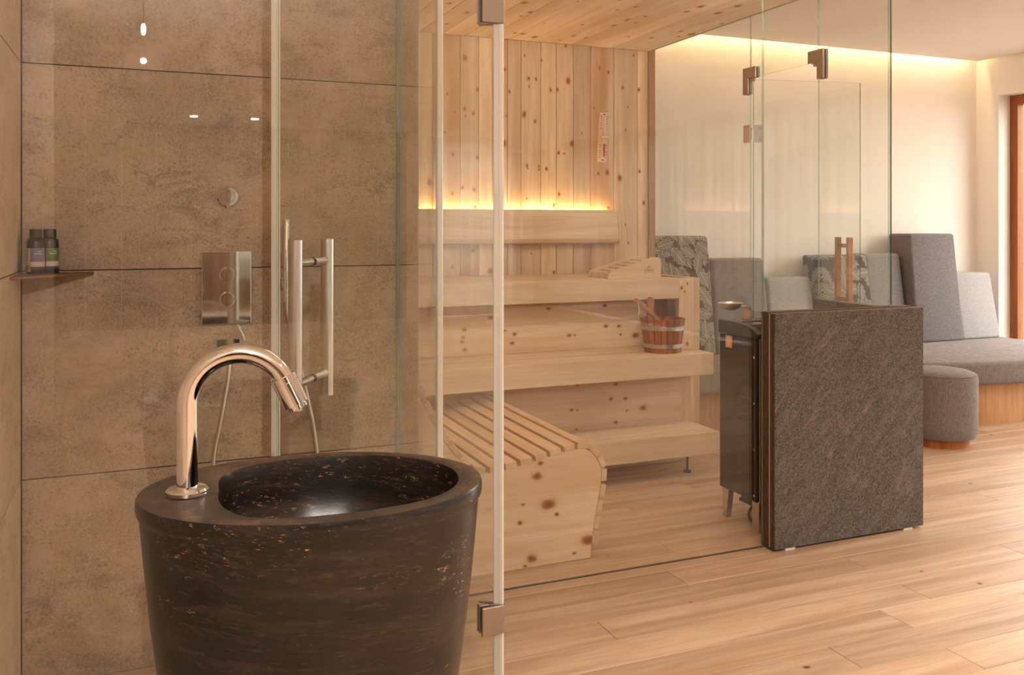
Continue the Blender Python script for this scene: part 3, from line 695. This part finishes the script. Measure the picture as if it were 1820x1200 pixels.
# open sauna door
SW = .65
SANG = math.radians(-12.0)
so_ = thing('sauna_door', 'clear glass sauna door standing open with square wooden handle', 'glass door', (SX, 4.012, 0), rz=SANG)
pane('door_glass', B(.012, SW, -.004, .004, .01, 2.13), so_, thin=1, edge=M_EDGED)
uh = SW - .10
h2 = obj('handle', join(B(uh - .014, uh + .014, -.072, -.046, .90, 1.268), B(uh - .014, uh + .014, .046, .072, .90, 1.268)), M_LADLE, so_, bevel=.002)
for zz in (.925, 1.222): obj('handle_rung', B(uh - .011, uh + .011, -.046, .046, zz - .011, zz + .011), M_LADLE, h2, bevel=.001)
for zz in (.32, 1.835):
    hg = obj('hinge', join(B(.008, .062, -.0095, -.0045, zz - .048, zz + .048), xf(B(-.056, -.002, -.0105, -.0055, zz - .048, zz + .048), Matrix.Rotation(-SANG - PI / 2, 4, 'Z') )), M_STEEL, so_, bevel=.001)
    obj('hinge_barrel', cyl((.002, -.006, zz - .03), (.002, -.006, zz + .03), .008, 14), M_STEEL, hg, smooth=True)
    for k in (-.03, .03): obj('hinge_screw', cyl((.045, -.0115, zz + k), (.045, -.009, zz + k), .005, 10), M_HINGE, hg)

# ------------------------------------------------------------------ sauna furniture
XA = .805   # benches run to the left sauna wall
XE = 2.85
def bench(name, label, zt, yf, yb, nsl, xe, XA=XA, th=.117):
    t = thing(name, label, 'bench', (1.9, (yf + yb) / 2, zt - th))
    obj('front_board', B(XA, xe, yf, yf + .03, zt - th, zt), M_BENCH, t, bevel=.002)
    w = (yb - yf - .03) / nsl
    for i in range(nsl):
        y0 = yf + .03 + i * w
        obj('slat', B(XA, xe, y0 + .009, y0 + w, zt - .026, zt), M_BENCH, t, bevel=.002)
    obj('end_board', B(xe - .03, xe, yf + .03, yb, zt - th, zt - .026), M_BENCH, t, bevel=.001)
    for x in (XA, (XA + xe) / 2 - .1, xe - .5): obj('cross_beam', B(x, x + .04, yf + .03, yb, zt - .09, zt - .026), M_BENCH, t)
    return t
ub = bench('sauna_bench', 'uppermost pale wood sauna bench carrying the headrest', 1.03, 4.39, 5.075, 6, XE)
lb_ = bench('sauna_bench', 'middle pale wood sauna bench with the bucket on it', .637, 4.095, 4.495, 4, XE + .03)
st_ = bench('sauna_step', 'low slatted wooden step on black adjustable feet below the benches', .232, 4.0, 4.305, 5, XE, 1.76)
for x in (2.72, 1.86):
    ft = obj('foot', join(cyl((x, 4.11, 0), (x, 4.11, .010), .02, 16), cyl((x, 4.11, .010), (x, 4.11, .116), .006, 10)), M_BLACK, st_, smooth=True)
r1 = thing('bench_riser', 'knotty pine panel between the upper and the middle sauna bench', 'wood panel', (1.8, 4.51, .637))
obj('riser_panel', B(XA, 2.70, 4.5, 4.52, .637, .912), M_RISER, r1)
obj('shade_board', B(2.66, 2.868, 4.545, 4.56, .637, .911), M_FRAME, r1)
r2 = obj('bench_riser', B(XA, 2.81, 4.31, 4.33, .004, .52), M_RISER)
tag(r2, 'knotty pine panel between the middle bench and the low step', 'wood panel')
po = thing('bench_end_post', 'upright knotty pine end post carrying the benches by the side glass', 'post', (2.93, 4.46, 0))
obj('post', B(2.869, 2.968, 4.42, 4.46, .002, 1.028), M_POST, po, bevel=.002)
obj('rear_post', B(2.972, 3.024, 4.44, 5.07, .002, 1.028), M_POST, po, bevel=.002)
po2 = obj('bench_front_post', B(2.825, 2.895, 4.335, 4.375, .002, .515), M_POST, bevel=.002)
tag(po2, 'short pine post under the right end of the middle bench', 'post')

# backrest with LED glow above
bk = thing('sauna_backrest', 'long wooden backrest with rounded edges on the board wall, glowing from behind', 'backrest', (1.9, 5.04, 1.22))
prof = [(5.088, 1.222), (5.045, 1.218), (5.018, 1.228), (5.006, 1.25), (5.006, 1.262), (5.010, 1.265), (5.022, 1.39), (5.028, 1.392), (5.038, 1.43), (5.042, 1.432), (5.048, 1.425), (5.040, 1.385), (5.030, 1.26), (5.045, 1.25), (5.088, 1.25)]
obj('backrest_panel', prism(prof, 'x', .805, 2.80), M_BENCH, bk, bevel=.0)
obj('end_cap', prism([(5.088, 1.222), (5.05, 1.219), (5.022, 1.23), (5.012, 1.25), (5.028, 1.39), (5.042, 1.425), (5.060, 1.40), (5.088, 1.38)], 'x', 2.80, 2.822), M_BENCH, bk, bevel=.006, seg=3)

# headrest
hr = thing('sauna_headrest', 'wedge-shaped wooden headrest with burnt lettering on the top bench', 'headrest', (2.6, 4.6, 1.03))
hp_ = [(2.432, 1.03), (2.434, 1.052), (2.446, 1.069), (2.475, 1.080), (2.55, 1.100), (2.66, 1.128), (2.70, 1.142), (2.735, 1.149), (2.760, 1.148), (2.776, 1.140), (2.782, 1.125), (2.782, 1.03)]
for y0 in (4.475, 4.70): obj('side_panel', prism(hp_, 'y', y0, y0 + .02), M_BENCH, hr, bevel=.0015)
for i in range(6):
    x = 2.455 + i * .052; z = 1.066 + i * .0138
    obj('slat', xf(B(-.017, .017, 4.495, 4.70, -.012, .0), Matrix.Translation((x + .012, 0, z)) @ Matrix.Rotation(-.25, 4, 'Y')), M_BENCH, hr, bevel=.001)
obj('slat', B(2.438, 2.45, 4.495, 4.70, 1.032, 1.062), M_BENCH, hr)
def text(name, body, size, loc, rot, mat, parent, extrude=.0003):
    cu = bpy.data.curves.new(name, 'FONT'); cu.body = body; cu.size = size; cu.extrude = extrude; cu.align_x = 'CENTER'; cu.align_y = 'CENTER'
    o = bpy.data.objects.new('tmp', cu); COL.objects.link(o)
    bpy.context.view_layer.update()
    me = bpy.data.meshes.new_from_object(o.evaluated_get(bpy.context.evaluated_depsgraph_get()))
    bpy.data.objects.remove(o); me.name = name; me.materials.append(mat)
    t = bpy.data.objects.new(name, me); COL.objects.link(t); t.parent = parent
    t.location = Vector(loc) - FR[parent.name]; t.rotation_euler = rot
    return t
text('lettering', 'S.DIROLL', .0155, (2.703, 4.4745, 1.073), (PI / 2, 0, 0), M_PRINT, hr)
obj('logo_mark', join(B(2.668, 2.738, 4.4740, 4.4755, 1.0828, 1.0838), B(2.668, 2.738, 4.4740, 4.4755, 1.0605, 1.0615),
                      xf(B(-.0008, .0008, 4.4740, 4.4755, -.007, .007), Matrix.Translation((2.692, 0, 1.0915)) @ Matrix.Rotation(.5, 4, 'Y')),
                      xf(B(-.0013, .0013, 4.4740, 4.4755, -.008, .008), Matrix.Translation((2.702, 0, 1.0935)) @ Matrix.Rotation(.2, 4, 'Y')),
                      xf(B(-.0008, .0008, 4.4740, 4.4755, -.008, .008), Matrix.Translation((2.714, 0, 1.0945)) @ Matrix.Rotation(-.8, 4, 'Y'))), M_PRINT, hr)

# sand timer
TX, TZ = 2.7225, 1.90
tm = thing('sand_timer', 'slim wooden sauna sand timer with red sand on the board wall', 'sand timer', (TX, YB - .03, 1.74))
MR = Matrix.Translation((TX, 0, TZ)) @ Matrix.Rotation(math.radians(2.5), 4, 'Y') @ Matrix.Translation((-TX, 0, -TZ))
obj('timer_board', xf(B(TX - .031, TX + .031, YB - .022, YB - .0005, TZ - .158, TZ + .158), MR), M_BENCH, tm, bevel=.004, seg=2)
for s_ in (-1, 1):
    zz = [(TX, YB - .030, TZ + s_ * q) for q in (.008, .02, .12, .132, .136)]
    gtb = obj('glass_bulb', xf(tube(zz, [.004, .010, .0105, .007, .002], 16), MR), plain('bulb_glass_%d' % (s_ + 1), (.62, .58, .52), .08, spec=.7), tm, smooth=True)
    if s_ < 0: obj('sand', xf(tube([(TX, YB - .0335, TZ - .045), (TX, YB - .0335, TZ - .122), (TX, YB - .0335, TZ - .130)], [.0085, .0085, .004], 14), MR), plain('red_sand', srgb(176, 62, 34), .7), gtb, smooth=True)
obj('clamp', xf(B(TX - .024, TX + .024, YB - .044, YB - .02, TZ - .006, TZ + .006), MR), M_AL if False else M_BENCH, tm, bevel=.002)
for s_ in (-1, 1):
    for z0 in (.05, -.135):
        for k in range(6):
            obj('tick_mark', xf(B(TX + s_ * .022 - .0022, TX + s_ * .022 + .0022, YB - .0228, YB - .0215, TZ + z0 + k * .0155, TZ + z0 + k * .0155 + .006 + (k % 3) * .002), MR), M_PRINT, tm)
for zz in (TZ + .146, TZ - .147):
    obj('printed_mark', xf(B(TX - .009, TX + .009, YB - .0228, YB - .0215, zz - .003, zz + .003), MR), M_PRINT, tm)

# bucket
BX, BY, BZ = 2.655, 4.255, .637
bt = thing('sauna_bucket', 'brown wooden stave bucket with two metal hoops on the middle bench', 'bucket', (BX, BY, BZ))
r0, r1_, hb = .100, .124, .185
NS = 20
for k in range(NS):
    a0 = 2 * PI * k / NS + .012; a1 = 2 * PI * (k + 1) / NS - .012
    V = []
    hk = hb
    for rr, z in ((r0, 0), (r1_, hk)):
        for a in (a0, (a0 + a1) / 2, a1):
            for dr in (0, -.014): V.append((BX + (rr + dr) * math.cos(a), BY + (rr + dr) * math.sin(a), BZ + z))
    F = [(0, 2, 8, 6), (2, 4, 10, 8), (1, 7, 9, 3), (3, 9, 11, 5), (0, 6, 7, 1), (4, 5, 11, 10), (0, 1, 3, 2), (2, 3, 5, 4), (6, 8, 9, 7), (8, 10, 11, 9)]
    obj('stave', (V, F), M_BUCKET, bt)
obj('bucket_bottom', lathe([(r0 - .01, BZ + .012), (r0 - .008, BZ + .024)], BX, BY, 32), M_BUCKET, bt)
for z in (.028, .125):
    ra = r0 + (r1_ - r0) * z / hb; rb = r0 + (r1_ - r0) * (z + .022) / hb
    V, F = [], []
    n = 48
    for rr, zz in ((ra + .0005, z), (ra + .0035, z), (rb + .0035, z + .022), (rb + .0005, z + .022)):
        for k in range(n):
            a = 2 * PI * k / n; V.append((BX + rr * math.cos(a), BY + rr * math.sin(a), BZ + zz))
    for i in range(4):
        for k in range(n): F.append((i * n + k, i * n + (k + 1) % n, ((i + 1) % 4) * n + (k + 1) % n, ((i + 1) % 4) * n + k))
    obj('hoop', (V, F), M_GALV, bt, smooth=True)
hpoly = [(-.024, 0), (-.018, .03), (-.015, .055), (-.020, .085), (-.0225, .10), (-.019, .118), (-.010, .128), (.0, .130), (.010, .128), (.019, .118), (.0225, .10), (.020, .085), (.015, .055), (.018, .03), (.026, 0)]
obj('bucket_handle', prism([(BX - .022 + u, BZ + hb - .02 + w) for u, w in hpoly], 'y', BY + .085, BY + .103), M_LADLE, bt, bevel=.003, seg=2)
ld = thing('sauna_ladle', 'wooden ladle leaning out of the bucket with a cord loop', 'ladle', (BX - .06, BY, BZ + .05))
lp = spline([(BX - .008, BY - .03, BZ + .06), (BX - .05, BY - .04, BZ + .165), (BX - .11, BY - .05, BZ + .225), (BX - .18, BY - .06, BZ + .275), (BX - .215, BY - .065, BZ + .298)], 6)
V, F = [], []
for i, p in enumerate(lp):
    t = (lp[min(i + 1, len(lp) - 1)] - lp[max(i - 1, 0)]).normalized(); nrm = Vector((0, 1, 0)).cross(t).normalized()
    for a, b in ((-1, -1), (1, -1), (1, 1), (-1, 1)): V.append(p + Vector((0, 1, 0)) * a * .010 + nrm * b * .0105)
    if i:
        for k in range(4): F.append((4 * i - 4 + k, 4 * i - 4 + (k + 1) % 4, 4 * i + (k + 1) % 4, 4 * i + k))
F += [(0, 1, 2, 3), tuple(4 * (len(lp) - 1) + k for k in (3, 2, 1, 0))]
obj('ladle_handle', (V, F), M_LADLE, ld, bevel=.002)
obj('ladle_bowl', lathe([(.03, BZ + .035), (.042, BZ + .045), (.045, BZ + .085), (.042, BZ + .085), (.038, BZ + .05), (.005, BZ + .045)], BX, BY - .03, 24), M_LADLE, ld, smooth=True)
obj('cord', tube(spline([(BX - .196, BY - .073, BZ + .283), (BX - .198, BY - .076, BZ + .26), (BX - .192, BY - .076, BZ + .235), (BX - .200, BY - .076, BZ + .215)], 6), .0018, 8), plain('white_cord', (.8, .74, .64), .8), ld)

# wave lounger
lg = thing('sauna_lounger', 'wave-shaped slatted pine lounger with knotty side panel', 'lounger', (1.3, 3.7, 0))
curve = spline([(.885, 0, .95), (.945, 0, .76), (1.04, 0, .566), (1.135, 0, .445), (1.19, 0, .412), (1.28, 0, .415), (1.40, 0, .434), (1.536, 0, .460), (1.613, 0, .4665), (1.663, 0, .451), (1.70, 0, .413), (1.725, 0, .365), (1.727, 0, .32), (1.72, 0, .261), (1.706, 0, .20), (1.689, 0, .107), (1.678, 0, .0)], 10)
# inner contour (offset by slat thickness)
TH = .024
inner = []
for i, p in enumerate(curve):
    t = (curve[min(i + 1, len(curve) - 1)] - curve[max(i - 1, 0)]).normalized()
    nrm = Vector((t.z, 0, -t.x))   # points inwards (down / left)
    inner.append(p - Vector((-t.z, 0, t.x)) * TH)
poly = [(p.x, max(p.z, 0.0)) for p in inner[::2]] + [(inner[-1].x, 0.0)] if len(inner) % 2 == 0 else [(p.x, max(p.z, 0.0)) for p in inner[::2]]
poly = poly + [(1.10, 0.0), (.90, .45), (.852, .94)]
Y0, Y1 = 3.186, 4.295
for y0 in (Y0 + .004, 4.085 - .03): obj('side_panel', prism(poly, 'y', y0, y0 + .026), M_LOUNGER, lg)
# slats at even pitch along the curve
acc = 0; nxt = .035; pitch = .0635
arc = [0]
for a, b in zip(curve[:-1], curve[1:]): arc.append(arc[-1] + (b - a).length)
tot = arc[-1]
sN = int((tot - .05) / pitch)
for k in range(sN):
    s0 = .03 + k * pitch + .026
    for i in range(len(arc) - 1):
        if arc[i] <= s0 <= arc[i + 1]:
            f_ = (s0 - arc[i]) / (arc[i + 1] - arc[i]); p = curve[i].lerp(curve[i + 1], f_); t = (curve[i + 1] - curve[i]).normalized(); break
    ang = math.atan2(-t.z, t.x)
    M = Matrix.Translation((p.x, 0, p.z)) @ Matrix.Rotation(ang, 4, 'Y')
    hw = .0245
    if p.z - abs(t.z) * hw < .006: continue
    obj('slat', xf(B(-hw, hw, Y0, Y1 if p.z < .49 else 4.085, -TH, 0), M), M_SLATY, lg, bevel=.0015)

# heater
HX, HY0, HY1 = 2.45, 3.165, 3.44
HX1 = 2.86
ht = thing('sauna_heater', 'dark glossy sauna heater on metal feet behind the stone panel', 'heater', (2.65, 3.3, 0))
bd = obj('heater_body', B(HX + .002, HX1, HY0 + .03, HY1, .135, .838), M_BLACKGLOSS, ht, bevel=.002)
obj('front_rail', B(HX, HX1, HY0 + .008, HY0 + .03, .132, .84), M_BLACKCAP, ht, bevel=.002)
obj('front_plate', B(HX + .012, HX1, HY0 - .002, HY0 + .006, .132, .84), M_STEEL, ht, bevel=.001)
for z in (.16, .36, .56, .76): obj('screw', tube([(HX, HY0 + .019, z), (HX - .003, HY0 + .019, z)], .006, 12), M_CHROME, ht, smooth=True)
capp = [(HY0 - .004, .842), (HY0 - .004, .862), (HY0 + .03, .880), (HY0 + .08, .895), (HY0 + .16, .902), (HY1 + .002, .902), (HY1 + .002, .842)]
cap = obj('top_cap', prism(capp, 'x', HX - .004, HX + .03), M_BLACKCAP, ht, bevel=.002)
obj('top_cap', prism(capp, 'x', HX1 - .03, HX1 + .004), M_BLACKCAP, ht, bevel=.002)
obj('rear_cap', B(HX + .03, HX1 - .03, HY1 - .11, HY1 + .002, .842, .90), M_BLACKCAP, ht)
obj('stone_bed', B(HX + .03, HX1 - .03, HY0, HY1 - .11, .842, .855), M_DARK, ht)
for k in range(7):
    yy = HY0 + .008 + k * .023
    obj('grille_bar', B(HX + .03, HX1 - .03, yy, yy + .008, .862 + min(k, 3) * .008, .872 + min(k, 3) * .008), M_STEEL, ht)
tg = obj('type_label', B(HX - .0008, HX + .0022, 3.345, 3.392, .78, .835), M_PINKTAG, ht)
for k in range(6): obj('label_text_line', B(HX - .0014, HX - .0006, 3.350 + (k == 0) * .012, 3.388 - (k % 3) * .004, .785 + k * .0078, .788 + k * .0078), M_TAGINK, tg)
for xx in (HX + .012, HX1 - .06):
    obj('leg', [*prism([(HY1 - .055, .135), (HY1 - .005, .135), (HY1 - .012, 0), (HY1 - .034, 0)], 'x', xx, xx + .03)], M_STEEL, ht, bevel=.001)
    obj('leg', B(xx, xx + .045, HY0 + .004, HY0 + .052, 0, .135), M_STEEL, ht, bevel=.001)
obj('mount_rail', join(B(HX + .05, HX + .08, HY0 + .06, HY1 - .08, .085, .10), B(HX + .055, HX + .065, HY1 - .1, HY1 - .09, .10, .135)), M_BLACKCAP, ht)
obj('power_cable', tube(spline([(HX + .10, 3.25, .10), (HX + .06, 3.27, .085), (HX + .035, 3.27, .05), (HX + .05, 3.25, .015), (HX + .12, 3.24, .008)], 8), .006, 10), plain('brown_cable', srgb(70, 32, 20), .5), ht, smooth=True)
sc_ = thing('aroma_cup', 'small steel bowl on a curved bracket standing on the sauna heater', 'bowl', (2.52, 3.38, .90))
obj('bowl', lathe([(.010, .944), (.030, .950), (.046, .962), (.056, .976), (.058, .978), (.055, .979), (.045, .968), (.02, .957), (.003, .955)], 2.487, 3.405, 32), M_STEEL, sc_, smooth=True)
hb_ = spline([(2.525, 0, .967), (2.545, 0, .965), (2.558, 0, .950), (2.560, 0, .925), (2.560, 0, .902)], 6)
V, F = [], []
for i, p in enumerate(hb_):
    V += [(p.x, 3.345, p.z), (p.x, 3.405, p.z), (p.x - .003, 3.405, p.z - .002), (p.x - .003, 3.345, p.z - .002)]
    if i:
        for k in range(4): F.append((4 * i - 4 + k, 4 * i - 4 + (k + 1) % 4, 4 * i + (k + 1) % 4, 4 * i + k))
F += [(0, 1, 2, 3), tuple(4 * (len(hb_) - 1) + k for k in (3, 2, 1, 0))]
obj('bracket', (V, F), M_STEEL, sc_, smooth=True)

# ------------------------------------------------------------------ lounge seating
sf = thing('lounge_bench', 'long upholstered grey bench on an oak base along the white wall', 'bench seat', (4.8, 4.8, 0))
fr = spline([(3.12, 4.66, 0), (3.6, 4.64, 0), (4.1, 4.56, 0), (4.6, 4.38, 0), (5.1, 4.23, 0), (5.6, 4.18, 0), (6.1, 4.22, 0), (6.40, 4.30, 0)], 6)
seat = [(p.x, p.y) for p in fr] + [(6.40, 5.40), (3.12, 5.40)]
obj('seat_cushion', prism(seat, 'z', .283, .44), M_FABT, sf, bevel=.03, seg=4, smooth=True)
bs = [(p.x, p.y + .11) for p in fr] + [(6.40, 5.40), (3.12, 5.40)]
obj('oak_base', prism(bs, 'z', 0, .283), M_OAKBASE, sf)
def cushion(x0, x1, zt, mat, yf, label, tap=.012, th=.16):
    V = []
    for z, sh, inset in ((.44, 0, 0), (zt, .09, tap)):
        for y in (yf + sh, yf + sh + th):
            for x in (x0 + inset, x1 - inset): V.append((x, y, z))
    o = obj('back_cushion', (V, B(0, 1, 0, 1, 0, 1)[1]), mat, bevel=.022, seg=4, smooth=True)
    tag(o, label, 'cushion', 'upright back cushions of the lounge bench')
cushion(3.185, 3.665, 1.262, M_LEAF, 5.17, 'tall leaf-print back cushion behind the sauna end post', th=.17)
cushion(3.675, 4.145, 1.10, M_FABT, 5.18, 'grey back cushion behind the sauna heater, right of the tall leaf-print one')
cushion(4.155, 4.572, .955, M_FABL, 5.18, 'low pale grey back cushion left of the smaller leaf-print cushion')
cushion(4.58, 5.055, 1.112, M_LEAF, 5.12, 'smaller leaf-print back cushion seen behind the wooden door handle', th=.2)
cushion(5.065, 5.43, 1.12, M_FABM, 5.17, 'mid-height grey back cushion left of the tallest plain cushion')
cushion(5.435, 5.925, 1.272, M_FABD, 5.10, 'tallest plain grey back cushion of the lounge bench', th=.22)
cushion(5.93, 6.345, .955, M_FABL, 5.12, 'low light grey back cushion at the right end by the window', th=.2)
pf = thing('pouf', 'round grey fabric pouf on a small wooden plinth beside the bench', 'pouf', (4.52, 4.06, 0))
PXc, PYc, PRr = 4.515, 4.07, .212
obj('pouf_cover', lathe([(PRr - .04, .045), (PRr - .015, .055), (PRr - .002, .085), (PRr, .12), (PRr, .40), (PRr - .003, .425), (PRr - .012, .437), (PRr - .04, .449), (.12, .458), (.02, .462)], PXc, PYc, 64), M_FABT, pf, smooth=True)
obj('piping', tube([(PXc + (PRr - .006) * math.cos(2 * PI * k / 64), PYc + (PRr - .006) * math.sin(2 * PI * k / 64), .432) for k in range(65)], .0035, 8, False), M_FABD, pf, smooth=True)
obj('plinth', lathe([(.165, 0), (.165, .046)], PXc, PYc, 48), M_FRAME, pf)
